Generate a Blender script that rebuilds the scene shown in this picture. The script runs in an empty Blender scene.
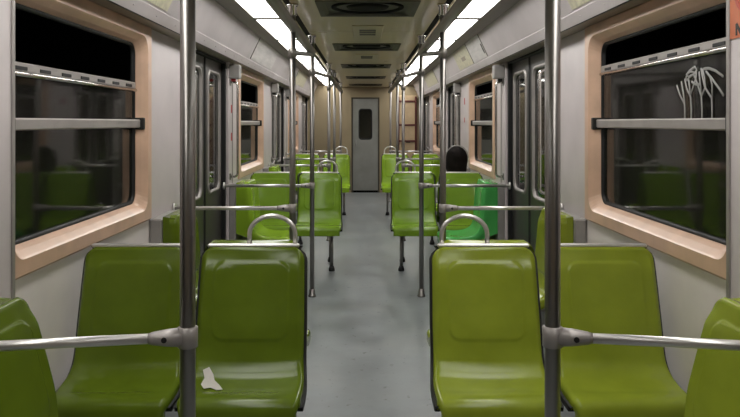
import bpy, math, random
from mathutils import Vector, Matrix
random.seed(4)
S = bpy.context.scene
COL = S.collection
R = math.radians

# ------------------------------------------------------------------ materials
def lin(c):
    out = []
    for v in c:
        v /= 255.0
        out.append(v / 12.92 if v <= 0.04045 else ((v + 0.055) / 1.055) ** 2.4)
    return (*out, 1.0)

def mat(name, c, rough=.5, metal=0.0, coat=0.0, var=.08, scale=8.0, bump=0.0, bscale=60.0, stretch=None, c2=None, rvar=.1):
    m = bpy.data.materials.new(name); m.use_nodes = True
    nt = m.node_tree; n = nt.nodes; l = nt.links
    b = n['Principled BSDF']
    tc = n.new('ShaderNodeTexCoord'); mp = n.new('ShaderNodeMapping')
    l.new(tc.outputs['Object'], mp.inputs[0])
    if stretch: mp.inputs['Scale'].default_value = stretch
    no = n.new('ShaderNodeTexNoise'); no.inputs['Scale'].default_value = scale; no.inputs['Detail'].default_value = 5
    l.new(mp.outputs[0], no.inputs['Vector'])
    rp = n.new('ShaderNodeValToRGB')
    a = lin(c); d = lin(c2) if c2 else tuple(x * (1 - var * 2) for x in a[:3]) + (1,)
    e = a if c2 else tuple(min(1, x * (1 + var)) for x in a[:3]) + (1,)
    rp.color_ramp.elements[0].color = d; rp.color_ramp.elements[0].position = .3
    rp.color_ramp.elements[1].color = e; rp.color_ramp.elements[1].position = .62
    l.new(no.outputs['Fac'], rp.inputs[0]); l.new(rp.outputs[0], b.inputs['Base Color'])
    mr = n.new('ShaderNodeMapRange'); mr.inputs['To Min'].default_value = max(.03, rough - rvar); mr.inputs['To Max'].default_value = min(1, rough + rvar)
    l.new(no.outputs['Fac'], mr.inputs['Value']); l.new(mr.outputs[0], b.inputs['Roughness'])
    b.inputs['Metallic'].default_value = metal
    b.inputs['Coat Weight'].default_value = coat; b.inputs['Coat Roughness'].default_value = .12
    if bump:
        n2 = n.new('ShaderNodeTexNoise'); n2.inputs['Scale'].default_value = bscale; l.new(mp.outputs[0], n2.inputs['Vector'])
        bp = n.new('ShaderNodeBump'); bp.inputs['Strength'].default_value = bump; bp.inputs['Distance'].default_value = .01
        l.new(n2.outputs['Fac'], bp.inputs['Height']); l.new(bp.outputs[0], b.inputs['Normal'])
    return m

def emit(name, c, s):
    m = bpy.data.materials.new(name); m.use_nodes = True
    nt = m.node_tree; nt.nodes.clear()
    o = nt.nodes.new('ShaderNodeOutputMaterial'); e = nt.nodes.new('ShaderNodeEmission')
    e.inputs[0].default_value = (*c, 1); e.inputs[1].default_value = s
    nt.links.new(e.outputs[0], o.inputs[0]); return m

def glass(name, dirt, dcol, ior=1.65):
    m = bpy.data.materials.new(name); m.use_nodes = True
    nt = m.node_tree; n = nt.nodes; l = nt.links; n.clear()
    o = n.new('ShaderNodeOutputMaterial')
    tr = n.new('ShaderNodeBsdfTransparent'); tr.inputs[0].default_value = (.75, .78, .76, 1)
    gl = n.new('ShaderNodeBsdfGlossy'); gl.inputs['Roughness'].default_value = .05
    df = n.new('ShaderNodeBsdfDiffuse'); df.inputs[0].default_value = lin(dcol)
    fr = n.new('ShaderNodeFresnel'); fr.inputs[0].default_value = ior
    m1 = n.new('ShaderNodeMixShader'); m2 = n.new('ShaderNodeMixShader')
    l.new(fr.outputs[0], m1.inputs[0]); l.new(tr.outputs[0], m1.inputs[1]); l.new(gl.outputs[0], m1.inputs[2])
    tc = n.new('ShaderNodeTexCoord'); no = n.new('ShaderNodeTexNoise'); no.inputs['Scale'].default_value = 3; no.inputs['Detail'].default_value = 6
    l.new(tc.outputs['Object'], no.inputs['Vector'])
    mr = n.new('ShaderNodeMapRange'); mr.inputs['To Min'].default_value = dirt * .6; mr.inputs['To Max'].default_value = dirt * 1.4
    l.new(no.outputs['Fac'], mr.inputs['Value'])
    l.new(mr.outputs[0], m2.inputs[0]); l.new(m1.outputs[0], m2.inputs[1]); l.new(df.outputs[0], m2.inputs[2])
    l.new(m2.outputs[0], o.inputs[0]); return m

M = dict(
    wall=mat('wall_enamel', (208, 199, 199), .38, coat=.15, var=.05, scale=3),
    wall_lit=mat('wall_enamel_painted_light', (238, 230, 226), .38, coat=.15, var=.04, scale=3),  # wall enamel below the windows, colour lightened to stand in for missing light
    pink=mat('pink_beige_enamel', (218, 182, 156), .35, coat=.2, var=.07, scale=6),
    fascia=mat('fascia_metal', (196, 188, 189), .42, .2, var=.06, scale=2.5),
    soffit=mat('soffit_metal', (150, 138, 122), .45, .2, var=.08),
    cove=mat('cove_metal', (128, 122, 116), .45, .3, var=.08),
    ceil=mat('ceiling_cream', (186, 172, 132), .32, coat=.25, var=.06, scale=2),
    endw=mat('end_wall_beige', (152, 136, 106), .5, var=.05, scale=2),
    floor=mat('floor_linoleum', (124, 129, 130), .36, var=.1, scale=3.5, bump=.03, bscale=25, rvar=.14),
    steel=mat('brushed_steel', (150, 146, 142), .36, 1, var=.06, scale=20, stretch=(1, 1, .05)),
    beam=mat('dull_rail_metal', (140, 136, 130), .42, .8, var=.08, scale=6),
    alu=mat('sash_aluminium', (168, 162, 158), .45, .5, var=.06),
    bar=mat('bright_bar_steel', (222, 219, 215), .34, .85, var=.04, rvar=.05),
    chrome=mat('chrome', (215, 212, 208), .12, 1, var=.03, rvar=.04),
    black=mat('black_rubber', (18, 18, 18), .55, var=.1),
    dark=mat('dark_frame_metal', (42, 42, 40), .5, .3, var=.1),
    pit=mat('vent_black', (12, 11, 10), .7, var=.1),
    ventf=mat('vent_frame_metal', (70, 64, 52), .5, .3, var=.1),
    door=mat('door_grey_metal', (78, 75, 71), .34, .45, var=.07, scale=3),
    dgrey=mat('housing_grey', (150, 146, 142), .5, .1, var=.07),
    enddoor=mat('end_door_grey', (140, 140, 134), .4, .25, var=.07, scale=3),
    seatA=mat('olive_green_plastic', (92, 110, 28), .15, coat=0, rvar=.04, var=.07, scale=5, bump=.02, bscale=90),
    seatB=mat('yellow_green_plastic', (136, 149, 46), .15, coat=0, rvar=.04, var=.07, scale=5, bump=.02, bscale=90),
    seatC=mat('light_green_plastic', (138, 172, 46), .17, coat=0, rvar=.04, var=.06, scale=5),
    seatD=mat('leaf_green_plastic', (116, 148, 44), .15, coat=0, rvar=.04, var=.06, scale=5),
    seatE=mat('emerald_green_plastic', (80, 172, 88), .2, coat=0, var=.06, scale=5),
    glassU=glass('dusty_sash_glass', .045, (120, 117, 110), 1.4),
    glassL=glass('window_glass', .04, (120, 122, 105)),
    glassD=glass('door_glass', .05, (110, 112, 105)),
    tunnel=mat('tunnel_concrete', (30, 29, 27), .9, var=.2),
    lamp=emit('lamp_diffuser', (1.0, .985, .95), 9.0),
    white=mat('paper_white', (205, 200, 192), .7, var=.04),
    poster=mat('poster_white', (205, 200, 198), .4, var=.10, scale=9, stretch=(.4, .4, 3)),
    cream=mat('poster_cream', (206, 200, 172), .45, scale=26, c2=(176, 170, 150)),
    orange=mat('sticker_orange', (190, 106, 68), .5, var=.04),
    red=mat('sticker_red', (176, 40, 46), .5, var=.05),
    ringred=mat('sign_ring_red', (178, 70, 48), .5, var=.05),
    olive=mat('sign_olive', (120, 110, 40), .5, var=.05),
    ink=mat('black_ink', (40, 34, 30), .6, var=.05),
    scratch=mat('scratched_white', (156, 155, 152), .7, var=.05),
    maroon=mat('maroon_frame', (92, 38, 32), .5, var=.08),
    board=mat('cabinet_board', (196, 170, 134), .5, var=.06),
    hair=mat('dark_hair', (22, 17, 15), .75, var=.2, scale=40, stretch=(1, 1, .15)),
    skin=mat('skin', (186, 138, 108), .5, var=.03),
    shirt=mat('white_cotton', (205, 205, 208), .8, var=.04),
    jeans=mat('blue_denim', (46, 56, 78), .8, var=.08),
)

for k in ('seatA', 'seatB', 'seatC', 'seatD', 'seatE'): M[k].node_tree.nodes['Principled BSDF'].inputs['Specular IOR Level'].default_value = .22
M['pit'].node_tree.nodes['Principled BSDF'].inputs['Specular IOR Level'].default_value = .1
M['hair'].node_tree.nodes['Principled BSDF'].inputs['Specular IOR Level'].default_value = .15
def scuffs(m):                                        # worn dark specks and paler rubbed patches in the linoleum
    nt = m.node_tree; n = nt.nodes; l = nt.links; b = n['Principled BSDF']
    src = b.inputs['Base Color'].links[0].from_socket
    tc = n.new('ShaderNodeTexCoord')
    for sc, lo, hi, col, k in ((17, .66, .72, (60, 58, 56), .55), (41, .70, .74, (44, 42, 40), .6), (1.7, .52, .75, (146, 146, 142), .35)):
        no = n.new('ShaderNodeTexNoise'); no.inputs['Scale'].default_value = sc; no.inputs['Detail'].default_value = 3
        l.new(tc.outputs['Object'], no.inputs['Vector'])
        mr = n.new('ShaderNodeMapRange'); mr.inputs['From Min'].default_value = lo; mr.inputs['From Max'].default_value = hi; mr.inputs['To Max'].default_value = k
        l.new(no.outputs['Fac'], mr.inputs['Value'])
        mx = n.new('ShaderNodeMix'); mx.data_type = 'RGBA'; l.new(mr.outputs[0], mx.inputs[0]); l.new(src, mx.inputs[6]); mx.inputs[7].default_value = lin(col)
        src = mx.outputs[2]
    l.new(src, b.inputs['Base Color'])
scuffs(M['floor'])

# ------------------------------------------------------------------ mesh builder
class MB:
    def __init__(s): s.v = []; s.f = []; s.sm = []
    def add(s, vs, fs, smooth=False):
        o = len(s.v); s.v += [tuple(x) for x in vs]
        for f in fs: s.f.append([o + i for i in f]); s.sm.append(smooth)
        return s
    def box(s, x0, x1, y0, y1, z0, z1, b=0.0):
        x0, x1 = sorted((x0, x1)); y0, y1 = sorted((y0, y1)); z0, z1 = sorted((z0, z1))
        b = min(b, (x1 - x0) * .45, (y1 - y0) * .45, (z1 - z0) * .45)
        if b <= 0:
            v = [(x, y, z) for x in (x0, x1) for y in (y0, y1) for z in (z0, z1)]
            return s.add(v, [(0, 1, 3, 2), (4, 6, 7, 5), (0, 4, 5, 1), (2, 3, 7, 6), (0, 2, 6, 4), (1, 5, 7, 3)])
        v = []; idx = {}
        for ix, x in enumerate((x0, x1)):
            for iy, y in enumerate((y0, y1)):
                for iz, z in enumerate((z0, z1)):
                    sx, sy, sz = (1, -1)[ix], (1, -1)[iy], (1, -1)[iz]
                    for a, p in enumerate(((x, y + sy * b, z + sz * b), (x + sx * b, y, z + sz * b), (x + sx * b, y + sy * b, z))):
                        idx[ix, iy, iz, a] = len(v); v.append(p)
        f = []
        for i in (0, 1):
            f.append([idx[i, 0, 0, 0], idx[i, 0, 1, 0], idx[i, 1, 1, 0], idx[i, 1, 0, 0]])
            f.append([idx[0, i, 0, 1], idx[0, i, 1, 1], idx[1, i, 1, 1], idx[1, i, 0, 1]])
            f.append([idx[0, 0, i, 2], idx[0, 1, i, 2], idx[1, 1, i, 2], idx[1, 0, i, 2]])
        for i in (0, 1):
            for j in (0, 1):
                f.append([idx[i, j, 0, 0], idx[i, j, 1, 0], idx[i, j, 1, 1], idx[i, j, 0, 1]])
                f.append([idx[i, 0, j, 0], idx[i, 1, j, 0], idx[i, 1, j, 2], idx[i, 0, j, 2]])
                f.append([idx[0, i, j, 1], idx[1, i, j, 1], idx[1, i, j, 2], idx[0, i, j, 2]])
        for i in (0, 1):
            for j in (0, 1):
                for k in (0, 1): f.append([idx[i, j, k, a] for a in range(3)])
        return s.add(v, f)
    def prism_y(s, poly, y0, y1):                    # polygon in XZ swept along Y
        n = len(poly); v = [(x, y0, z) for x, z in poly] + [(x, y1, z) for x, z in poly]
        f = [(i, (i + 1) % n, n + (i + 1) % n, n + i) for i in range(n)] + [tuple(range(n)), tuple(range(2 * n - 1, n - 1, -1))]
        return s.add(v, f)
    def tube(s, pts, r, n=14, cap=True, closed=False, flat=None):
        pts = [Vector(p) for p in pts]; N = len(pts)
        rs = r if isinstance(r, (list, tuple)) else [r] * N
        T = []
        for i in range(N):
            if closed: t = pts[(i + 1) % N] - pts[i - 1]
            else: t = pts[min(i + 1, N - 1)] - pts[max(i - 1, 0)]
            T.append(t.normalized())
        ref = Vector((0, 0, 1)) if abs(T[0].z) < .9 else Vector((1, 0, 0))
        nrm = (ref - T[0] * ref.dot(T[0])).normalized(); rings = []
        for i in range(N):
            nrm = (nrm - T[i] * nrm.dot(T[i])).normalized(); bn = T[i].cross(nrm)
            rings.append([pts[i] + nrm * math.cos(a) * rs[i] + bn * math.sin(a) * rs[i] * (flat or 1) for a in [2 * math.pi * k / n for k in range(n)]])
        v = [p for rg in rings for p in rg]; f = []
        for i in range(N if closed else N - 1):
            j = (i + 1) % N
            for k in range(n): f.append((i * n + k, i * n + (k + 1) % n, j * n + (k + 1) % n, j * n + k))
        s.add(v, f, True)
        if cap and not closed:
            s.add(rings[0], [tuple(range(n - 1, -1, -1))]); s.add(rings[-1], [tuple(range(n))])
        return s
    def lathe(s, prof, c=(0, 0, 0), n=24):
        v = []; f = []
        for r, z in prof:
            for k in range(n):
                a = 2 * math.pi * k / n; v.append((c[0] + r * math.cos(a), c[1] + r * math.sin(a), c[2] + z))
        for i in range(len(prof) - 1):
            for k in range(n): f.append((i * n + k, i * n + (k + 1) % n, (i + 1) * n + (k + 1) % n, (i + 1) * n + k))
        f.append(tuple(range(n - 1, -1, -1))); f.append(tuple((len(prof) - 1) * n + k for k in range(n)))
        return s.add(v, f, True)
    def loops(s, lps, smooth=False, cap=False):      # bridge equal length closed loops
        n = len(lps[0]); v = [p for l in lps for p in l]; f = []
        for i in range(len(lps) - 1):
            for k in range(n): f.append((i * n + k, i * n + (k + 1) % n, (i + 1) * n + (k + 1) % n, (i + 1) * n + k))
        s.add(v, f, smooth)
        if cap: s.add(lps[-1], [tuple(range(n))])
        return s
    def mesh(s, name):
        me = bpy.data.meshes.new(name); me.from_pydata(s.v, [], s.f)
        me.polygons.foreach_set('use_smooth', s.sm); me.update()
        import bmesh
        bm = bmesh.new(); bm.from_mesh(me); bmesh.ops.remove_doubles(bm, verts=bm.verts, dist=1e-5)
        bmesh.ops.recalc_face_normals(bm, faces=bm.faces); bm.to_mesh(me); bm.free()
        return me
    def build(s, name, m, parent=None, **kw):
        me = s.mesh(name); me.materials.append(m); return link(name, me, parent, **kw)

def link(name, me, parent=None, loc=None, rz=None, label=None):
    o = bpy.data.objects.new(name, me); COL.objects.link(o)
    if parent: o.parent = parent
    if loc: o.location = loc
    if rz is not None: o.rotation_euler = (0, 0, rz)
    if label: o['label'] = label
    return o
def tag(o, label, cat, group=None):
    o['label'] = label; o['category'] = cat
    if group: o['group'] = group
    return o
def thing(name, label, cat, loc=(0, 0, 0), rz=0, group=None):
    return tag(link(name, None, None, loc, rz), label, cat, group)
def struct(o, label=None):
    o['kind'] = 'structure'
    if label: o['label'] = label
    return o
def rr(cy, cz, hw, hh, r, n=6):                       # rounded rectangle (y,z) loop, n+1 pts a corner
    out = []
    for sy, sz, a0 in ((1, 1, 0), (-1, 1, 90), (-1, -1, 180), (1, -1, 270)):
        for k in range(n + 1):
            a = R(a0 + 90 * k / n)
            out.append((cy + sy * (hw - r) + r * math.cos(a), cz + sz * (hh - r) + r * math.sin(a)))
    return out
def arc(pts_fn, n): return [pts_fn(i / n) for i in range(n + 1)]

# ------------------------------------------------------------------ room shell
W = 1.21; TOP = 1.985; CEIL = 2.195; COVE = 2.257; Y0 = -0.9; YE = 14.6
DOORS = [(.17, 1.53), (4.69, 6.03), (8.98, 10.33), (13.27, 14.55)]
WINS = [(2.27, 3.86), (6.57, 8.16), (10.87, 12.46)]
WZ0, WZ1 = .926, TOP
POST = [(1.53, 2.257), (6.03, 6.2), (10.33, 10.5)]
struct(MB().box(-1.4, 1.4, Y0, YE, -.06, 0).build('floor', M['floor']))

SIDE = {-1: 'left', 1: 'right'}
for s in (-1, 1):
    mb = MB(); dd = MB(); X1 = s * W; X2 = s * (W + .06)
    edges = [Y0]
    for d in DOORS: edges += list(d)
    edges.append(YE)
    for i in range(0, len(edges), 2):
        a, b = edges[i], edges[i + 1]
        w = [q for q in WINS if a < q[0] and q[1] < b]
        if w:
            y0, y1 = w[0]
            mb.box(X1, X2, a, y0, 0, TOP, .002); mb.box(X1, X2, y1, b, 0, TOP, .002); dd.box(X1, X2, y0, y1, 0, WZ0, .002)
        elif b - a > .01: mb.box(X1, X2, a, b, 0, TOP)
    for a, b in POST: mb.box(s * (W - (.06 if a < 3 else .02)), X1, a, b, 0, TOP, .006)
    mb.box(X1, X2, Y0, YE, TOP, COVE)
    wl = struct(mb.build('wall_' + SIDE[s], M['wall'])); dd.build('lower_panel', M['wall_lit'], wl)
    # tunnel side seen through the glass
    struct(MB().box(s * 2.1, s * 2.2, Y0 - 1, YE + 1, -.5, 3.2).build('trim_1' if s < 0 else 'trim_2', M['tunnel']), 'dark tunnel wall outside the windows')
    # vertical seams
    mb = MB()
    for y0, y1 in WINS: mb.box(X1, s * (W - .004), y1 + .004, y1 + .018, 0, TOP)
    for a, b in POST: mb.box(s * (W - (.06 if a < 3 else .02)), s * (W - (.066 if a < 3 else .026)), b - .022, b - .002, 0, TOP, .002)
    struct(mb.build('trim_3' if s < 0 else 'trim_4', M['alu']), 'grey seam strip on the wall')
    # fascia
    mb = MB().prism_y([(s * 1.115, TOP), (s * .98, COVE + .01), (s * W, COVE + .01), (s * W, TOP)], Y0, YE)
    fa = struct(mb.build('trim_5' if s < 0 else 'trim_6', M['fascia']), 'sloping metal fascia above the windows')
    # riveted strip along the foot of the fascia
    dx, dz = -s * .135, .282; L = math.hypot(dx, dz); ux, uz = dx / L, dz / L; nx, nz = -s * uz, -abs(ux)
    def fp(t, o): return (s * 1.115 + ux * t + nx * o, TOP + uz * t + nz * o)
    mb = MB().prism_y([fp(.0, .0), fp(.0, .006), fp(.062, .006), fp(.066, 0)], Y0, YE)
    y = Y0 + .2
    while y < YE:
        c = fp(.03, .006); mb.lathe([(.0055, -.002), (.005, .002), (.002, .004)], (c[0], y, c[1]), 8); y += .36
    mb.build('rivet_strip', M['fascia'], fa)
    MB().prism_y([fp(-.006, -.002), fp(-.006, .004), fp(.004, .0045), fp(.004, -.002)], Y0, YE).build('rubber_edge', M['black'], fa)
    struct(MB().prism_y([(s * (W + .001), TOP), (s * 1.117, TOP), (s * 1.117, TOP - .004), (s * (W + .001), TOP - .004)], Y0, YE).build('trim_7' if s < 0 else 'trim_8', M['soffit']), 'narrow soffit under the fascia')
    # cove strip between fascia and lamps
    struct(MB().box(s * .985, s * .86, Y0, YE, COVE - .012, COVE + .02, .003).build('trim_9' if s < 0 else 'trim_10', M['cove']), 'grey cove strip beside the lamps')
    struct(MB().box(s * .476, s * .515, Y0, YE, CEIL + .002, CEIL + .05).build('trim_11' if s < 0 else 'trim_12', M['pit']), 'black slot along the ceiling duct')
    struct(MB().box(s * W, s * (W - .012), Y0, 1.4, .0, .12).box(s * W, s * (W - .012), 2.26, 4.66, 0, .12).box(s * W, s * (W - .012), 6.21, 8.95, 0, .12).box(s * W, s * (W - .012), 10.52, 13.25, 0, .12)
           .build('baseboard_' + SIDE[s], M['dgrey']))

# ceiling: duct with vent holes, cove plates
VENT = [(1.92, 2.5), (4.22, 4.82), (6.52, 7.12), (8.82, 9.42), (11.12, 11.72), (13.35, 13.95)]
mb = MB(); e = [Y0] + [q for v in VENT for q in v] + [YE]
for i in range(0, len(e), 2):
    a, b = e[i], e[i + 1]
    mid = (a + b) / 2 if b - a > 1 else None
    if mid: mb.box(-.474, .474, a, mid - .002, CEIL, CEIL + .1, .002); mb.box(-.474, .474, mid + .002, b, CEIL, CEIL + .1, .002)
    else: mb.box(-.474, .474, a, b, CEIL, CEIL + .1)
for a, b in VENT:
    for s in (-1, 1): mb.box(s * .474, s * .31, a, b, CEIL, CEIL + .1)
mb.box(-1.3, 1.3, Y0, YE, CEIL + .1, CEIL + .16)
struct(mb.build('ceiling', M['ceil']))

# ------------------------------------------------------------------ end wall and its door
struct(MB().box(-1.27, -.262, YE, YE + .08, 0, 2.3).box(.262, 1.27, YE, YE + .08, 0, 2.3).box(-.262, .262, YE, YE + .08, 1.955, 2.3).build('wall_end', M['endw']))
struct(MB().box(-1.27, 1.27, Y0 - .08, Y0, 0, 2.3).build('wall_back', M['endw']))
d = struct(link('door_9', None, loc=(0, YE, 0)), 'grey end door of the carriage with a small dark window')
mb = MB(); o = rr(0, 1.0, .262, .955, .004); i1 = rr(0, 1.425, .125, .305, .06); i2 = rr(0, 1.425, .135, .315, .065)
mb.loops([[(y, .07, z) for y, z in o], [(y, .012, z) for y, z in o], [(y, .012, z) for y, z in i1], [(y, .045, z) for y, z in i1]])
mb.build('door_leaf', M['enddoor'], d)
mb = MB(); mb.loops([[(y, .0125, z) for y, z in rr(0, 1.425, .145, .325, .07)], [(y, .004, z) for y, z in rr(0, 1.425, .14, .32, .066)], [(y, .004, z) for y, z in rr(0, 1.425, .122, .302, .055)], [(y, .03, z) for y, z in rr(0, 1.425, .12, .3, .053)]], True).build('window_gasket', M['black'], d)
MB().box(-.127, .127, .03, .036, 1.115, 1.735).build('window_pane', M['glassD'], d)
MB().tube([(-.2, .0, .98), (-.2, -.05, .98), (-.2, -.05, 1.08), (-.2, 0, 1.08)], .009).build('door_handle', M['steel'], d)
MB().box(-.292, -.262, -.012, .06, 0, 1.985, .004).box(.262, .292, -.012, .06, 0, 1.985, .004).box(-.262, .262, -.012, .06, 1.955, 1.985, .004).build('door_frame', M['ventf'], d)
struct(MB().box(-.3, .3, YE + .3, YE + .32, .0, 2.1).build('trim_13', M['tunnel']), 'dark gap behind the end door')

c = thing('cabinet', 'tall cream wall cabinet with maroon framing bars, right of the end door', 'cabinet', (.865, YE, .55))
MB().box(-.19, .19, -.05, 0, 0, 1.47, .006).build('panel', M['board'], c)
mb = MB()
for x in (-.18, .18): mb.box(x - .02, x + .02, -.075, -.05, 0, 1.45, .004)
for z in (.02, .525, .858, 1.35): mb.box(-.16, .16, -.07, -.05, z - .02, z + .02, .004)
mb.build('frame', M['maroon'], c)
MB().tube([(-.02, -.05, .5), (-.02, -.08, .5), (.06, -.085, .5)], .008).build('handle', M['dark'], c)

# ------------------------------------------------------------------ windows
GRAF = [[(88, 185), (105, 235), (127, 278)], [(112, 165), (122, 220), (128, 272)], [(128, 272), (130, 320), (130, 366)],
        [(130, 150), (140, 200), (160, 245), (164, 310), (163, 366)], [(150, 155), (155, 195), (159, 238)],
        [(135, 162), (140, 130), (155, 108), (183, 88), (192, 104), (178, 126), (150, 140), (138, 128), (160, 112), (180, 116), (165, 135), (140, 158)],
        [(160, 235), (175, 185), (188, 145), (190, 105)], [(165, 165), (185, 178), (205, 180)], [(178, 130), (198, 185), (216, 240), (219, 300), (219, 366)],
        [(205, 112), (210, 175), (217, 240)], [(215, 95), (222, 140), (235, 195), (270, 250), (272, 310), (272, 366)],
        [(240, 110), (262, 140), (272, 180), (272, 250)], [(228, 98), (255, 95), (290, 108), (330, 138)], [(262, 135), (290, 175), (312, 205), (332, 238)],
        [(217, 240), (238, 190), (232, 140), (222, 98)]]
wn = 0
for s in (-1, 1):
    for k, (y0, y1) in enumerate(WINS):
        wn += 1
        cy, cz = (y0 + y1) / 2, (WZ0 + WZ1) / 2
        w = struct(link('window_%d' % wn, None, loc=(s * W, cy, 0)), None)
        hw, hh = (y1 - y0) / 2, (WZ1 - WZ0) / 2 - .002
        def lp(x, h1, h2, r, dz=0.0): return [(s * x, p, q) for p, q in rr(0, cz + dz, h1, h2, r)]
        ih, iv = hw - .085, hh - .08
        MB().loops([lp(.005, hw, hh, .004), lp(-.012, hw, hh, .004), lp(-.018, hw - .008, hh - .008, .006), lp(-.018, ih + .020, iv + .020, .085),
                    lp(-.012, ih + .014, iv + .014, .08), lp(.012, ih - .006, iv - .006, .07), lp(.035, ih - .02, iv - .02, .065), lp(.06, ih - .022, iv - .022, .062)], False).build('frame', M['pink'], w)
        MB().loops([lp(.04, ih - .019, iv - .019, .063), lp(.036, ih - .032, iv - .032, .055), lp(.06, ih - .034, iv - .034, .05)], True).build('gasket', M['black'], w)
        gw, zb, zt = ih - .02, cz - iv + .02, cz + iv - .02
        su = .085 if s > 0 else 0.0
        MB().box(s * .052, s * .058, -gw, gw, zb, 1.44).build('lower_pane', M['glassL'], w)
        sash = MB().box(s * .034, s * .062, -gw + .01, gw - .01, 1.640 + su, 1.675 + su, .004)
        slots = MB()
        for q in range(7):
            yy = -gw + .12 + q * (2 * gw - .24) / 6
            slots.box(s * .031, s * .036, yy - .045, yy + .045, 1.647 + su, 1.661 + su, .002)
        sr = sash.build('sash_rail', M['alu'], w)
        slots.build('slots', M['black'], sr)
        MB().tube([(s * .03, -gw + .02, 1.632 + su), (s * .03, gw - .02, 1.632 + su)], .008).build('pull_bar', M['chrome'], sr)
        up = MB().box(s * .044, s * .050, -gw, gw, 1.43, 1.645 + su).build('upper_pane', M['glassU'], w)
        MB().box(s * .012, s * .06, -gw - .005, gw + .005, 1.432, 1.476, .005).build('middle_rail', M['alu'], w)
        mb = MB()
        for q in (-1, 1): mb.box(s * -.006, s * .05, q * (gw + .012) - .016, q * (gw + .012) + .016, 1.422, 1.486, .004)
        mb.build('rail_bracket', M['dark'], w)
        if s > 0 and k == 0:
            g = MB()
            for st in GRAF:
                pts = []
                for a, b in st:
                    px, py = 660 + a / 5.2125, 50 + b / 5.2125
                    dd = (W + .043 + .02) * 700 / (px - 364.5)
                    pts.append((s * .0425, dd - cy, 1.46 + (122.5 - py) * dd / 700))
                g.tube(pts, .0055, 6, flat=1)
            g.v = [((x - s * .0425) * .3 + s * .0425, y, z) for x, y, z in g.v]
            g.build('graffiti', M['scratch'], up, label='white scratched tag with drips')

# ------------------------------------------------------------------ side doors
dn = 0
for s in (-1, 1):
    for k, (y0, y1) in enumerate(DOORS):
        dn += 1
        cy = (y0 + y1) / 2; hw = (y1 - y0) / 2
        d = struct(link('door_%d' % dn, None, loc=(s * W, cy, 0)))
        for q in (-1, 1):
            lw = (hw - .05) / 2; c0 = q * (lw + .022)
            o = rr(c0, .985, lw, .975, .004); i1 = rr(c0, 1.385, lw - .10, .475, .07)
            mb = MB().loops([[(s * .075, y, z) for y, z in o], [(s * .035, y, z) for y, z in o], [(s * .035, y, z) for y, z in i1], [(s * .06, y, z) for y, z in i1]])
            lf = mb.build('door_leaf', M['door'], d)
            j1, j2 = rr(c0, 1.385, lw - .078, .495, .085), rr(c0, 1.385, lw - .105, .468, .066)
            MB().loops([[(s * .036, y, z) for y, z in j1], [(s * .026, y, z) for y, z in rr(c0, 1.385, lw - .084, .489, .08)], [(s * .026, y, z) for y, z in rr(c0, 1.385, lw - .1, .473, .07)], [(s * .045, y, z) for y, z in j2]], True).build('window_gasket', M['alu'], lf)
            MB().box(s * .046, s * .052, c0 - lw + .09, c0 + lw - .09, .90, 1.87).build('window_pane', M['glassD'], lf)
            MB().box(s * .028, s * .07, q * .021, q * .002, .01, 1.96, .003).build('rubber_seal', M['black'], lf)
        MB().box(s * .002, s * .08, -hw, -hw + .045, 0, TOP - .006, .004).box(s * .002, s * .08, hw - .045, hw, 0, TOP - .006, .004).box(s * .002, s * .08, -hw + .045, hw - .045, 1.962, TOP - .006, .003).build('jamb', M['black'], d)
        MB().box(s * -.004, s * .08, -hw, hw, 0, .008, .002).build('sill_plate', M['alu'], d)

# ------------------------------------------------------------------ lamps and vents
LY = 5.24 - 1.34 * 4
for s in (-1, 1):
    ordn = ['first', 'second', 'third', 'fourth', 'fifth', 'sixth', 'seventh', 'eighth', 'ninth']
    cnt = 0
    for k in range(11):
        a = LY + k * 1.34; b = min(a + 1.34, YE)
        if b > 4.6:
            lab = 'long white fluorescent ceiling light on the %s, %s along the row from the camera' % (SIDE[s], ordn[cnt]); cnt += 1
        else: lab = 'long white fluorescent ceiling light on the %s, overhead %s' % (SIDE[s], ['behind the camera', 'beside the camera', 'above the near window', 'above the front seats'][min(k, 3)])
        t = thing('ceiling_light', lab, 'ceiling light', (s * .73, a, COVE), group='fluorescent ceiling lights')
        MB().box(-.125, -.113, 0, b - a, -.022, .03, .002).box(.113, .125, 0, b - a, -.022, .03, .002).box(-.113, .113, 0, .04, -.024, .03, .002).box(-.113, .113, b - a - .04, b - a, -.022, .03, .002).build('light_frame', M['cove'], t)
        MB().box(-.112, .112, 0.041, b - a - .041, -.018, .02, .004).build('diffuser', M['lamp'], t)
for k, (a, b) in enumerate(VENT):
    lab = 'dark oval ceiling vent in a rectangular frame, ' + ['overhead by the near window', 'nearest of the row down the ceiling', 'second of the row down the ceiling', 'third of the row down the ceiling', 'fourth of the row down the ceiling', 'last before the end door'][k]
    t = thing('ceiling_vent', lab, 'ceiling vent', (0, (a + b) / 2, CEIL), group='ceiling vents')
    h = (b - a) / 2
    MB().loops([[(x, y, .05) for x, y in rr(0, 0, .309, h - .001, .004)], [(x, y, -.006) for x, y in rr(0, 0, .32, h + .01, .006)], [(x, y, -.006) for x, y in rr(0, 0, .285, h - .03, .02)], [(x, y, .006) for x, y in rr(0, 0, .262, h - .055, .03)], [(x, y, .006) for x, y in rr(0, 0, .25, h - .06, .03)]]).build('vent_frame', M['ventf'], t)
    n = 28
    el = lambda r, z: [(r * .235 * math.cos(2 * math.pi * i / n), r * (h - .07) * math.sin(2 * math.pi * i / n), z) for i in range(n)]
    MB().loops([el(1.0, .012), el(.99, .002), el(.9, .0), el(.86, .012), el(.6, .014), el(.56, .004), el(.3, .003)], True, True).build('air_diffuser', M['pit'], t)
    MB().box(-.3, .3, -h + .01, h - .01, .012, .09).build('backing', M['ventf'], t)
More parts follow.
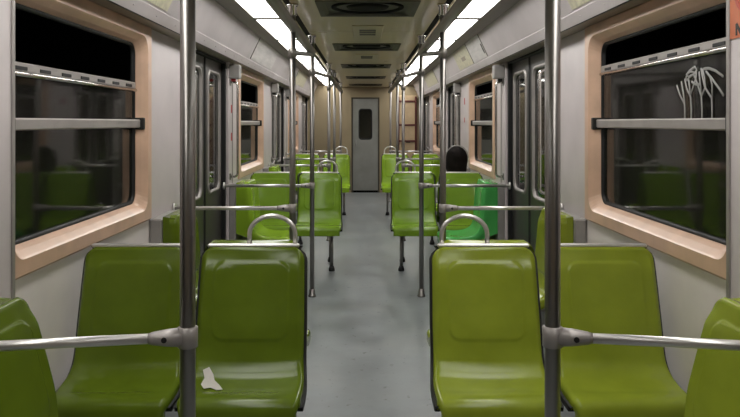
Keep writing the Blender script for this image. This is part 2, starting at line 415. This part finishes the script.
for a, b, lab in ((5.3, 6.1, 'pale flush access panel with slots on the ceiling between the two nearest vents'), (7.5, 8.2, 'pale flush access panel with slots on the ceiling between the second and third vents')):
    t = thing('ceiling_panel', lab, 'panel', (0, (a + b) / 2, CEIL))
    h = (b - a) / 2
    MB().box(-.115, .125, -h, h, -.006, .001, .003).build('panel', M['ceil'], t)
    mb = MB()
    for z in (-.5, -.2, .15): mb.box(-.06, .07, z * h, z * h + .09, -.0075, -.0055, .001)
    mb.build('slot', M['ventf'], t)

# ------------------------------------------------------------------ seats
PROF = [(0, .955), (-.03, .85), (-.058, .74), (-.083, .64), (-.103, .565), (-.124, .515), (-.158, .487), (-.20, .474), (-.25, .468), (-.30, .468), (-.335, .466), (-.356, .457), (-.369, .436), (-.373, .405), (-.374, .375)]
PROF2 = [(0, .945), (-.008, .85), (-.016, .74), (-.026, .64), (-.042, .565), (-.066, .515), (-.105, .487), (-.15, .474), (-.21, .468), (-.28, .468), (-.335, .466), (-.356, .457), (-.369, .436), (-.373, .405), (-.374, .375)]
def resample(p, step):
    q = []
    for i in range(len(p) - 1):
        p0, p1, p2, p3 = (Vector(p[max(i - 1, 0)]), Vector(p[i]), Vector(p[i + 1]), Vector(p[min(i + 2, len(p) - 1)]))
        for k in range(12):
            t = k / 12; q.append(.5 * ((2 * p1) + (p2 - p0) * t + (2 * p0 - 5 * p1 + 4 * p2 - p3) * t * t + (3 * p1 - p0 - 3 * p2 + p3) * t ** 3))
    q.append(Vector(p[-1]))
    out = [q[0]]; acc = 0
    for i in range(1, len(q)):
        seg = (q[i] - q[i - 1]).length; pos = 0
        while acc + seg - pos >= step:
            pos += step - acc; acc = 0; out.append(q[i - 1].lerp(q[i], pos / seg))
        acc += seg - pos
    return out
STEP = .0062
ST = resample(PROF, STEP); NS = len(ST)
def nrm2(i, ST=None):
    ST = ST or globals()['ST']; NS = len(ST)
    t = ST[min(i + 1, NS - 1)] - ST[max(i - 1, 0)]; t.normalize(); return Vector((t.y, -t.x)) if False else Vector((t.y * 1.0, -t.x * 1.0))
HWD = .214
def hwid(s_, tot):
    w = HWD; r = .055
    if s_ < r: w = HWD - .004 - r + math.sqrt(max(0, r * r - (r - s_) ** 2))
    elif s_ < .3: w = HWD - .004 * (1 - (s_ - r) / .245)
    w += .010 * smooth((s_ - .42) / .12)
    e = tot - .085 - s_
    if e < .05: w -= .014 * min(1, ((.05 - e) / .10)) ** 2
    return w
def smooth(t): t = max(0, min(1, t)); return t * t * (3 - 2 * t)
def shell_mesh(ST, NS):
    tot = (NS - 1) * STEP; U = 84; mb = MB(); v = []
    roll = [(0, -.045), (0, -.02)]
    rows = [(0, 0, -.045), (0, 0, -.02), (0, .002, -.009)] + [(i, i * STEP, (-.003 if i == 1 else 0)) for i in range(1, NS)]
    edge = [(0, -.045), (0, -.02), (.003, -.009), (.010, -.002), (.022, 0)]
    for i, s_, dep in rows:
        P = ST[i]; N = nrm2(i, ST)
        w = hwid(s_, tot) - (0 if s_ > 0 else 0)
        offs = [e[0] for e in edge]; inner = [.022 + (2 * w - .044) * k / U for k in range(1, U)]
        xs = [-w + o for o in offs] + [-w + q for q in inner] + [w - o for o in reversed(offs)]
        ds = [e[1] for e in edge] + [0] * (U - 1) + [e[1] for e in reversed(edge)]
        for x, dd in zip(xs, ds):
            h = min(dd, dep)
            # embossed panel on the back
            qx = abs(x) - (.150 - .045); qs = abs(s_ - .215) - (.152 - .045)
            sd = math.hypot(max(qx, 0), max(qs, 0)) + min(max(qx, qs), 0) - .045
            h += .0042 * smooth(.5 - sd / .009)
            if dd == 0: h += .019 * (x / w) ** 2 * smooth((.42 - s_) / .15) * smooth((s_ - .02) / .08)
            if dd == 0: h -= .010 * (1 - (x / w) ** 2) * smooth((s_ - .35) / .2) * smooth((tot - .12 - s_) / .1)   # dished pan
            v.append((x, P.x + N.x * h, P.y + N.y * h))
    nr = len(v) // len(rows); f = []
    for a in range(len(rows) - 1):
        for b in range(nr - 1): f.append((a * nr + b, a * nr + b + 1, (a + 1) * nr + b + 1, (a + 1) * nr + b))
    return mb.add(v, f, True).mesh('seat_shell')
def plate_mesh():
    tot = (NS - 1) * STEP; v = []; f = []
    idx = [0] + list(range(1, NS - 12, 3))
    for j, i in enumerate(idx):
        P = ST[i]; N = nrm2(i); w = hwid(max(i * STEP, .012 if j == 0 else 0), tot) + .010
        up = .006 if j == 0 else 0
        for x, h in ((-w, -.030), (w, -.030), (w, -.052), (-w, -.052)): v.append((x, P.x + N.x * h, P.y + N.y * h + up))
    n = len(idx)
    for j in range(n - 1):
        for k in range(4): f.append((j * 4 + k, j * 4 + (k + 1) % 4, j * 4 + 4 + (k + 1) % 4, j * 4 + 4 + k))
    f += [(0, 1, 2, 3), tuple(n * 4 - 4 + k for k in range(4))]
    return MB().add(v, f).mesh('back_plate')
# orientation test: the normal has to point to the front of the seat (towards -Y / up)
_n = nrm2(5)
if _n.x > 0:
    nrm2_old = nrm2
    def nrm2(i, ST=None): return -nrm2_old(i, ST)
SHELL = shell_mesh(ST, NS); ST2 = resample(PROF2, STEP); SHELL2 = shell_mesh(ST2, len(ST2)); PLATE = plate_mesh(); PLATE.materials.append(M['black'])
SHELLS = {}
for k in ('seatA', 'seatB', 'seatC', 'seatD', 'seatE'):
    me = SHELL.copy(); me.materials.append(M[k]); SHELLS[k] = me
    me = SHELL2.copy(); me.materials.append(M[k]); SHELLS[k + 'side'] = me
CACHE = {}
def part(key, mk, m):
    if key not in CACHE:
        me = mk().mesh(key[0]); me.materials.append(M[m]); CACHE[key] = me
    return CACHE[key]
def seat(label, m, loc, rz=0, kind='aisle', sx=1, wall=.3, group='green plastic seats', hoop=True, rail=True):
    # sx: local side (+1/-1) of the aisle (aisle seats) or of the wall (window seats)
    t = thing('seat', label, 'seat', loc, rz, group)
    prof2 = kind == 'side' and loc[1] > 3
    link('seat_shell', SHELLS[m + 'side' if prof2 else m], t); 
    if rail: link('back_plate', PLATE, t)
    if rail: link('top_rail', part(('top_rail', 0), lambda: MB().box(-.188, .188, .006, .030, .947, .963, .005), 'bar'), t)
    if kind != 'side': link('seat_frame', part(('seat_frame', 0), lambda: MB().box(-.17, .17, -.335, -.10, .37, .412, .006).box(-.17, .17, -.115, -.08, .37, .46, .004), 'dark'), t)
    if kind == 'aisle':
        lg = link('leg', part(('leg', sx), lambda: MB().tube([(sx * .125, -.14, .03), (sx * .125, -.14, .385)], .016), 'steel'), t)
        link('foot', part(('foot', sx), lambda: MB().lathe([(.03, 0), (.03, .02), (.02, .05)], (sx * .125, -.14, 0)), 'black'), lg)
        if hoop:
            hp = [(-.094, .03, .955), (-.094, .03, 1.0)] + [(-.094 * math.cos(a), .03, 1.0 + .075 * math.sin(a)) for a in [math.pi * i / 14 for i in range(1, 14)]] + [(.094, .03, 1.0), (.094, .03, .955)]
            link('grab_hoop', part(('grab_hoop', sx), lambda: MB().tube([(x + sx * .075, y, z) for x, y, z in hp], .0095, 12), 'bar'), t)
    elif kind == 'window':
        link('wall_bracket', part(('wall_bracket', sx, round(wall, 3)), lambda: MB().box(sx * .15, sx * wall, -.32, -.26, .375, .407, .004).box(sx * (wall - .012), sx * wall, -.37, -.25, .33, .45, .004), 'dark'), t)
    else:
        bk = wall - .022 if wall < .14 else (.11 if wall > .16 else .08)
        def body():
            q = [(P.x + .012, P.y - .012) for P in (ST2 if prof2 else ST)[1:int(.62 / STEP):6]]
            poly = q + [(q[-1][0], .43), (-.10, .42), (bk, .50), (bk, .936 if prof2 else .946)]
            b = MB().prism_y([(-y_, z_) for y_, z_ in poly], -.198, .198)
            b.v = [(y_, -x_, z_) for x_, y_, z_ in b.v]
            return b
        link('seat_body', part(('seat_body', m, round(bk, 3), prof2), body, m), t)
        link('back_housing', part(('back_housing', round(wall, 3)), lambda: MB().box(-.215, .215, bk + .002, wall, 0, .925, .008).box(-.12, .12, -.1, bk + .01, .385, .42, .004), 'dgrey'), t)
        lg = link('leg', part(('leg', 9), lambda: MB().tube([(0, -.27, .03), (0, -.27, .42)], .016), 'steel'), t)
        link('foot', part(('foot', 9), lambda: MB().lathe([(.03, 0), (.03, .02), (.02, .05)], (0, -.27, 0)), 'black'), lg)
    return t

ROWS = [2.857, 7.03, 11.18]
AX, WX = .467, .950
LAB = {
 (0, -1, 'a'): 'olive green seat with a torn white paper scrap on it, left of the aisle',
 (0, -1, 'w'): 'dark olive green plastic seat below the near left window, front row',
 (0, 1, 'a'): 'yellow-green plastic seat of the front row, right of the aisle, steel hoop on top',
 (0, 1, 'w'): 'yellow-green plastic seat below the graffitied right window, front row',
 (1, -1, 'a'): 'green plastic seat left of the aisle in the middle row, behind the second steel pole',
 (1, -1, 'w'): 'green plastic seat by the left wall in the middle row, behind a horizontal steel bar',
 (1, 1, 'a'): 'green plastic seat right of the aisle in the middle row, left of the dark-haired passenger',
 (1, 1, 'w'): 'green plastic seat directly in front of the dark-haired passenger, middle row right',
 (2, -1, 'a'): 'light green plastic seat left of the aisle in the far row, near the end door',
 (2, -1, 'w'): 'light green plastic seat by the left wall in the far row',
 (2, 1, 'a'): 'light green plastic seat right of the aisle in the far row, near the end door',
 (2, 1, 'w'): 'light green plastic seat in the far row near the maroon framed cabinet',
}
MT = {(0, -1): 'seatA', (0, 1): 'seatB', (1, -1): 'seatD', (1, 1): 'seatD', (2, -1): 'seatC', (2, 1): 'seatC'}
for r, y in enumerate(ROWS):
    for s in (-1, 1):
        seat(LAB[r, s, 'a'], MT[r, s], (s * AX - (.008 if (r, s) == (0, -1) else 0), y, 0), 0, 'aisle', -s)
        seat(LAB[r, s, 'w'], MT[r, s], (s * WX, y, 0), 0, 'window', s, W - WX)
BACK = .18
for r, s, lab in ((0, -1, 'olive seat turned away, back to back with the front left aisle seat'),
                  (0, 1, 'yellow-green seat turned away, back to back with the front right aisle seat'),
                  (1, -1, 'green seat turned away, back to back with the middle row left aisle seat'),
                  (1, 1, 'green seat turned away, back to back with the middle row right aisle seat')):
    seat(lab, MT[r, s], (s * (AX + .035), ROWS[r] + BACK, 0), math.pi, 'aisle', s, hoop=False, rail=False)
seat('green seat turned away by the right wall, occupied by the dark-haired passenger', 'seatD', (WX, ROWS[1] + BACK, 0), math.pi, 'window', -1, W - WX, rail=False)

# seats along the wall, facing the aisle   (centre y, wall face x, material)
LONG = [(1.87, W - .06, 1.02, 'seatA', 'seatB', ('olive green sideways seat cut off at the lower left corner under the steel bar', 'yellow-green sideways seat cut off at the lower right corner')),
        (4.085, W, 1.06, 'seatA', 'seatB', ('olive green sideways seat behind the left front window seat, beside the first left door', 'green sideways seat behind the right front window seat, beside the first right door')),
        (6.25, W - .02, 1.02, 'seatC', 'seatE', ('light green sideways seat by the left wall just past the first left door', 'emerald green sideways seat by the right wall just past the first right door')),
        (8.39, W, 1.06, 'seatC', 'seatC', ('green sideways seat peeping over the left middle row, beside the second left door', 'green sideways seat at the right wall beyond the dark-haired passenger')),
        (10.54, W - .02, 1.02, 'seatC', 'seatC', ('light green sideways seat just past the second left door', 'light green sideways seat just past the second right door'))]
for y, wx, sxx, ml, mr_, labs in LONG:
    for s in (-1, 1):
        back = wx - sxx
        seat(labs[0 if s < 0 else 1], ml if s < 0 else mr_, (s * sxx, y, 0), R(90) if s < 0 else R(-90), 'side', 1, back, rail=False)

t = MB()
pp = [(-.040, .055), (-.018, .066), (.004, .040), (.014, .012), (.040, -.020), (.058, -.052), (.036, -.058), (.010, -.040), (-.012, -.052), (-.030, -.020), (-.026, .020)]
def pan_z(x, y):
    for i in range(1, NS):
        if ST[i].x <= y: break
    return ST[i].y - .0095 * (1 - (x / .21) ** 2) * smooth((i * STEP - .35) / .2)
pl = [(x, y, pan_z(x - .132, y - .195) - .497) for x, y in pp]; cen = (.0, .0, pan_z(-.132, -.195) - .497)
for z in (.004, .0055):
    n = len(pl); t.add([(x, y, q + z) for x, y, q in pl] + [(cen[0], cen[1], cen[2] + z)], [(i, (i + 1) % n, n) for i in range(n)])
n = len(pl); t.add([(x, y, q + .004) for x, y, q in pl] + [(x, y, q + .0055) for x, y, q in pl], [(i, (i + 1) % n, n + (i + 1) % n, n + i) for i in range(n)])
sc = t.build('paper_scrap', M['white'], None, loc=(-.475 - .132, 2.857 - .195, .497)); tag(sc, 'torn scrap of white paper lying on the front left aisle seat', 'paper')
tag(MB().box(-.02, .02, -.001, .001, -.002, .002, .0005).build('scuff_mark', M['ink'], None, loc=(-.30, 2.772, .622)), 'short dark scuff on the backrest of the front left aisle seat', 'scuff')

# ------------------------------------------------------------------ poles and rails
def pole(label, x, y, yb, bar_z=.929, link_to=None):
    s = -1 if x < 0 else 1
    t = thing('grab_pole', label, 'grab pole', (x, y, 0), group='steel grab poles')
    MB().tube([(0, 0, .01), (0, 0, CEIL - .01)], .019, 20).build('pole', M['steel'], t)
    MB().lathe([(.034, 0), (.034, .012), (.026, .02), (.024, .06), (.019, .065)]).build('floor_flange', M['steel'], t)
    MB().lathe([(.0195, -.075), (.027, -.07), (.027, -.02), (.034, -.014), (.036, 0)], (0, 0, CEIL)).build('ceiling_cap', M['chrome'], t)
    ex = s * (W - .005) - x; ey = yb - y
    dv = Vector((ex, ey, 0)); u = dv.normalized()
    b0 = u * .085
    side = MB().tube([tuple(b0 * .7 + Vector((0, 0, bar_z))), (ex, ey, bar_z)], .0125, 14)
    side.tube([(ex - u.x * .012, ey - u.y * .012, bar_z), (ex, ey, bar_z)], .03, 16)
    sb = side.build('side_bar', M['bar'], t)
    cl = MB().lathe([(.0195, -.026), (.0245, -.024), (.0245, .024), (.0195, .026)], (0, 0, bar_z)).tube([tuple(u * .012 + Vector((0, 0, bar_z))), tuple(u * .05 + Vector((0, 0, bar_z))), tuple(u * .085 + Vector((0, 0, bar_z))), tuple(u * .095 + Vector((0, 0, bar_z)))], [.024, .021, .016, .0125], 14).build('clamp', M['alu'], t)
    pv = Vector((-u.y, u.x, 0)); pv = pv if pv.y < 0 else -pv
    c0 = u * .055 + Vector((0, 0, bar_z))
    MB().tube([tuple(c0 + pv * .012), tuple(c0 + pv * .022)], .007, 10).build('clamp_screw', M['black'], cl)
    if link_to:
        z0, (tx, ty, tz) = link_to
        e = Vector((tx - x, ty - y, tz - z0)); un = e.normalized()
        MB().tube([(0, 0, z0), tuple(Vector((0, 0, z0)) + e)], .017, 14).lathe([(.0195, -.03), (.027, -.027), (.027, .027), (.0195, .03)], (0, 0, z0)).build('link_rail', M['beam'], t)
    return t
BZ = 2.049
PN = {-1: [(-.458, 1.735), (-.466, 4.34), (-.46, 5.88), (-.46, 8.66), (-.46, 10.2), (-.46, 12.9)],
      1: [(.447, 1.738), (.466, 4.34), (.458, 5.88), (.46, 8.66), (.46, 10.2), (.46, 12.9)]}
WHERE = ['nearest the camera', 'rising behind the front aisle seat', 'standing on the floor past the first door', 'rising behind the middle row', 'standing past the second door', 'rising behind the far row']
for s in (-1, 1):
    for k, (x, y) in enumerate(PN[s]):
        yb = y + (-.125 if k == 0 else 0)
        lk = None
        if k in (1, 3): lk = (1.892, (PN[s][k + 1][0], PN[s][k + 1][1] - .02, BZ - .02))
        if k == 2: lk = (1.885, (PN[s][3][0], PN[s][3][1] - .02, BZ - .02))
        pole('steel grab pole on the %s, %s' % (SIDE[s], WHERE[k]), x, y, yb, link_to=lk)
    for a, b, lab in ((Y0 + .02, PN[s][2][1] + .03, 'thick grey overhead handrail on the %s, running from the camera to the third pole'), (PN[s][3][1] - .03, 13.4, 'grey overhead handrail on the %s in the far half of the carriage')):
        t = thing('overhead_handrail', lab % SIDE[s], 'handrail', (s * .46, a, BZ))
        MB().tube([(0, 0, 0), (0, .01, 0), (0, b - a - .01, 0), (0, b - a, 0)], [.026, .032, .032, .026], 16).build('rail', M['beam'], t)
        mb = MB(); yy = .5 if a < 0 else 1.2
        mb.lathe([(.014, .02), (.012, .1), (.03, .13), (.03, CEIL - BZ)], (0, yy, 0))
        mb.build('ceiling_bracket', M['steel'], t)

# D-shaped handles and boxes beside the doors
def dhandle(s, x0, y, label):
    t = thing('safety_rail', label, 'grab rail', (s * x0, y, 0), group='chrome rails beside the doors')
    o = .065; r = .03
    p = [(0, 0, 1.81), (-s * (o - r), 0, 1.81)] + [(-s * (o - r + r * math.sin(a)), 0, 1.81 - r + r * math.cos(a)) for a in [math.pi / 2 * i / 5 for i in range(1, 6)]]
    p += [(-s * (o - r + r * math.cos(a)), 0, .99 + r - r * math.sin(a)) for a in [math.pi / 2 * i / 5 for i in range(0, 6)]] + [(0, 0, .99)]
    MB().tube(p, .011, 12).build('tube', M['chrome'], t)
    for z in (.99, 1.81): MB().box(0, -s * .008, -.022, .022, z - .03, z + .03, .003).build('mount', M['steel'], t)
HY = [(4.655, W, 'before the first %s door'), (6.09, W - .02, 'just past the first %s door'), (8.94, W, 'before the second %s door'), (10.39, W - .02, 'just past the second %s door'), (13.22, W, 'before the last %s door')]
for s in (-1, 1):
    for y, x0, lb in HY: dhandle(s, x0, y, 'tall chrome D-shaped handle on the wall ' + lb % SIDE[s])
    for y, x0, lb in HY[1:4]:
        t = thing('control_box', 'small grey metal box above the handle ' + lb % SIDE[s], 'box', (s * x0, y, 1.84))
        MB().box(0, -s * .09, -.05, .05, 0, .12, .006).build('housing', M['dgrey'], t)
        MB().box(-s * .012, -s * .05, -.02, .02, -.022, 0, .004).build('pull_lever', M['red' if s < 0 and x0 < W and y < 7 else 'black'], t)

# ------------------------------------------------------------------ posters, stickers and the sign
def on_fascia(s, y0, y1, t0, t1, h=.004):
    dx, dz = -s * .135, .282; L = math.hypot(dx, dz); ux, uz = dx / L, dz / L; nx, nz = -s * uz, -abs(ux)
    q = lambda t, o: (s * 1.115 + ux * t * L + nx * o, TOP + uz * t * L + nz * o)
    return MB().prism_y([q(t0, .0003), q(t0, h), q(t1, h), q(t1, .0003)], y0, y1)
for s, y0, y1, m, lab in ((-1, 2.6, 3.75, 'cream', 'speckled cream poster on the fascia above the near left window'),
                          (-1, 6.5, 7.9, 'poster', 'faded white poster on the left fascia past the first door'),
                          (-1, 10.4, 12.0, 'cream', 'cream poster on the far left fascia'),
                          (1, 2.6, 3.7, 'cream', 'speckled cream poster on the fascia above the graffitied right window'),
                          (1, 6.25, 7.0, 'poster', 'blank white poster on the right fascia with a black mark at its near edge'),
                          (1, 7.03, 8.03, 'cream', 'yellowed cream poster on the right fascia past the first door'),
                          (1, 10.4, 12.0, 'cream', 'cream poster on the far right fascia')):
    o = on_fascia(s, y0, y1, .25, .93).build('poster', M[m]); tag(o, lab, 'poster', 'posters on the fascias')
    MB.build(on_fascia(s, y0 - .012, y0, .24, .95, .006), 'edge_strip', M['cove'], o)
    if m == 'poster' and s > 0: on_fascia(s, 6.28, 6.32, .36, .66, .0055).build('black_mark', M['ink'], o)
    if y0 == 7.03: on_fascia(s, 7.35, 7.6, .48, .62, .0055).build('smudge', M['soffit'], o)
for s, y, x0, z, h, lab in ((-1, 6.16, W - .02, 1.58, .035, 'upper small red sticker on the wall just past the first left door'), (-1, 6.16, W - .02, 1.335, .035, 'lower small red sticker on the wall just past the first left door'),
                            (1, 8.6, W, 1.72, .04, 'upper small red sticker on the right wall before the second door'), (1, 8.6, W, 1.49, .03, 'lower small red sticker on the right wall before the second door')):
    tag(MB().box(0, -s * .002, -h * .8, h * .8, -h, h).build('sticker', M['red'], None, loc=(s * x0, y, z)), lab, 'sticker', 'small red stickers')
t = thing('sign', 'orange prohibition sticker at the top right corner, beside the graffitied window', 'sign', (W - .06, 2.12, 1.83))
MB().box(0, -.003, -.125, .125, -.105, .13).build('sticker_sheet', M['orange'], t)
ring = [(-.0035, .012 + .072 * math.cos(a), 0.045 + .072 * math.sin(a)) for a in [2 * math.pi * i / 32 for i in range(32)]]
g = MB().tube(ring, .009, 8, closed=True); g.v = [(-.0032 + (x + .0035) * .15, y, z) for x, y, z in g.v]; g.build('prohibition_ring', M['ringred'], t)
MB().box(-.003, -.0042, -.01, .035, .02, .09).build('pictogram', M['olive'], t)
def stroke(mb, pts, r=.006):
    k = MB().tube(pts, r, 6); k.v = [(-.0032 + (x + .0032) * .15, y, z) for x, y, z in k.v]; mb.add(k.v, k.f)
mb = MB(); yy = .076                                    # the letter N (text runs towards the camera on this wall)
stroke(mb, [(-.0032, yy, -.097), (-.0032, yy, -.060)]); stroke(mb, [(-.0032, yy, -.060), (-.0032, yy - .028, -.097)]); stroke(mb, [(-.0032, yy - .028, -.097), (-.0032, yy - .028, -.060)])
mb.build('lettering', M['ink'], t)

# ------------------------------------------------------------------ passenger, seen from behind
P = thing('person', 'passenger with long dark hair, white top and headband seated facing away by the right wall', 'person', (.985, ROWS[1] + BACK + .25, 0))
def skinned(name, verts, edges, rad, m, parent, root=0, lvl=2):
    me = bpy.data.meshes.new(name); me.from_pydata(verts, edges, [])
    me.materials.append(m); o = link(name, me, parent)
    o.modifiers.new('skin', 'SKIN'); sv = me.skin_vertices[0].data
    for i, r in enumerate(rad): sv[i].radius = (r if isinstance(r, tuple) else (r, r)); sv[i].use_root = (i == root)
    sm = o.modifiers.new('sub', 'SUBSURF'); sm.levels = lvl; sm.render_levels = lvl
    me.polygons.foreach_set('use_smooth', [True] * len(me.polygons)); o.modifiers['skin'].use_smooth_shade = True
    return o
hz = .575
vb = [(0, -.02, hz), (0, .03, hz + .14), (0, .10, hz + .25), (0, .15, hz + .30), (0, .19, hz + .38),
      (-.175, .10, hz + .235), (-.225, .12, hz + .10), (-.10, .33, hz + .06), (-.05, .38, hz + .08),
      (.15, .11, hz + .235), (.19, .18, hz + .08), (.10, .33, hz + .06), (.05, .38, hz + .08),
      (-.09, .02, hz), (-.10, .40, hz - .02), (-.10, .42, .12), (-.10, .42, .05), (-.10, .54, .03),
      (.09, .02, hz), (.10, .40, hz - .02), (.10, .42, .12), (.10, .42, .05), (.10, .54, .03)]
eb = [(0, 1), (1, 2), (2, 3), (3, 4), (2, 5), (5, 6), (6, 7), (7, 8), (2, 9), (9, 10), (10, 11), (11, 12), (0, 13), (13, 14), (14, 15), (15, 16), (16, 17), (0, 18), (18, 19), (19, 20), (20, 21), (21, 22)]
rb = [(.13, .10), (.125, .095), (.13, .085), .055, .05, .055, .042, .034, .022, .055, .042, .034, .022, .085, .06, .04, .036, .03, .085, .06, .04, .036, .03]
skinned('body', vb, eb, rb, M['shirt'], P)
def blob(name, c, rx, ry, rz, m, fn=None, n=24):
    mb = MB(); v = []; f = []
    for i in range(n + 1):
        th = math.pi * i / n
        for k in range(n):
            a = 2 * math.pi * k / n
            p = [math.sin(th) * math.cos(a), math.sin(th) * math.sin(a), math.cos(th)]
            if fn: p = fn(*p)
            v.append((c[0] + p[0] * rx, c[1] + p[1] * ry, c[2] + p[2] * rz))
    for i in range(n):
        for k in range(n): f.append((i * n + k, i * n + (k + 1) % n, (i + 1) * n + (k + 1) % n, (i + 1) * n + k))
    return mb.add(v, f, True).build(name, m, P)
HC = (0.0, .215, 1.062)
def face(x, y, z):
    if y > 0:
        y += .18 * math.exp(-((x / .16) ** 2) - (((z + .12) / .22) ** 2)) * y      # nose
        y += .06 * math.exp(-((x / .3) ** 2) - (((z + .5) / .12) ** 2))               # lips
        y -= .06 * (math.exp(-(((x - .38) / .2) ** 2) - (((z - .08) / .14) ** 2)) + math.exp(-(((x + .38) / .2) ** 2) - (((z - .08) / .14) ** 2)))
    if z < -.2: x *= 1 - .35 * (-z - .2); 
    return [x, y, z]
blob('head', HC, .078, .098, .125, M['skin'], face, 36)
def hairf(x, y, z):
    if z < 0:
        x *= 1 + .12 * min(1, -z); y = y - .25 * z * (1 if y < 0 else 0) * 0 ; z *= 2.2; y -= .12 * z * 0
    if y > .35: y = .35 + (y - .35) * .3
    w = 1 + .03 * math.sin(23 * math.atan2(y, x) + 2 * z) + .03 * math.sin(5 * z + 2 * x) + .02 * math.sin(9 * math.atan2(y, x))
    if z < -1.2: w *= 1 + .25 * (z + 1.2)
    return [x * w, y * w, z]
blob('hair', (HC[0], HC[1] - .03, HC[2] + .015), .118, .12, .125, M['hair'], hairf, 40)
mb = MB(); mb.tube([(HC[0] + (.124) * math.cos(a), HC[1] - .06, HC[2] + .01 + .139 * math.sin(a)) for a in [math.pi * i / 20 for i in range(21)]], .005, 8).build('headband', M['alu'], P)
skinned('trousers', [(0, .0, hz - .005)] + [vb[i] for i in (13, 14, 15, 18, 19, 20)], [(0, 1), (1, 2), (2, 3), (0, 4), (4, 5), (5, 6)], [(.137, .105), .092, .067, .048, .092, .067, .048], M['jeans'], P)

# ------------------------------------------------------------------ camera, world, view
w = bpy.data.worlds.new('World'); S.world = w; w.use_nodes = True
w.node_tree.nodes['Background'].inputs[0].default_value = (.002, .002, .002, 1)
cd = bpy.data.cameras.new('Camera'); cam = bpy.data.objects.new('Camera', cd); COL.objects.link(cam)
cam.location = (-.02, 0, 1.46); cam.rotation_euler = (R(90), 0, 0)
cd.sensor_width = 36; cd.sensor_fit = 'HORIZONTAL'; cd.lens = 700 / 740 * 36
cd.shift_x = 5.5 / 740; cd.shift_y = -86 / 740; cd.clip_start = .02
S.camera = cam
S.view_settings.view_transform = 'Standard'; S.view_settings.look = 'None'
S.view_settings.gamma = 1; S.view_settings.use_curve_mapping = False
S.view_settings.exposure = -.05
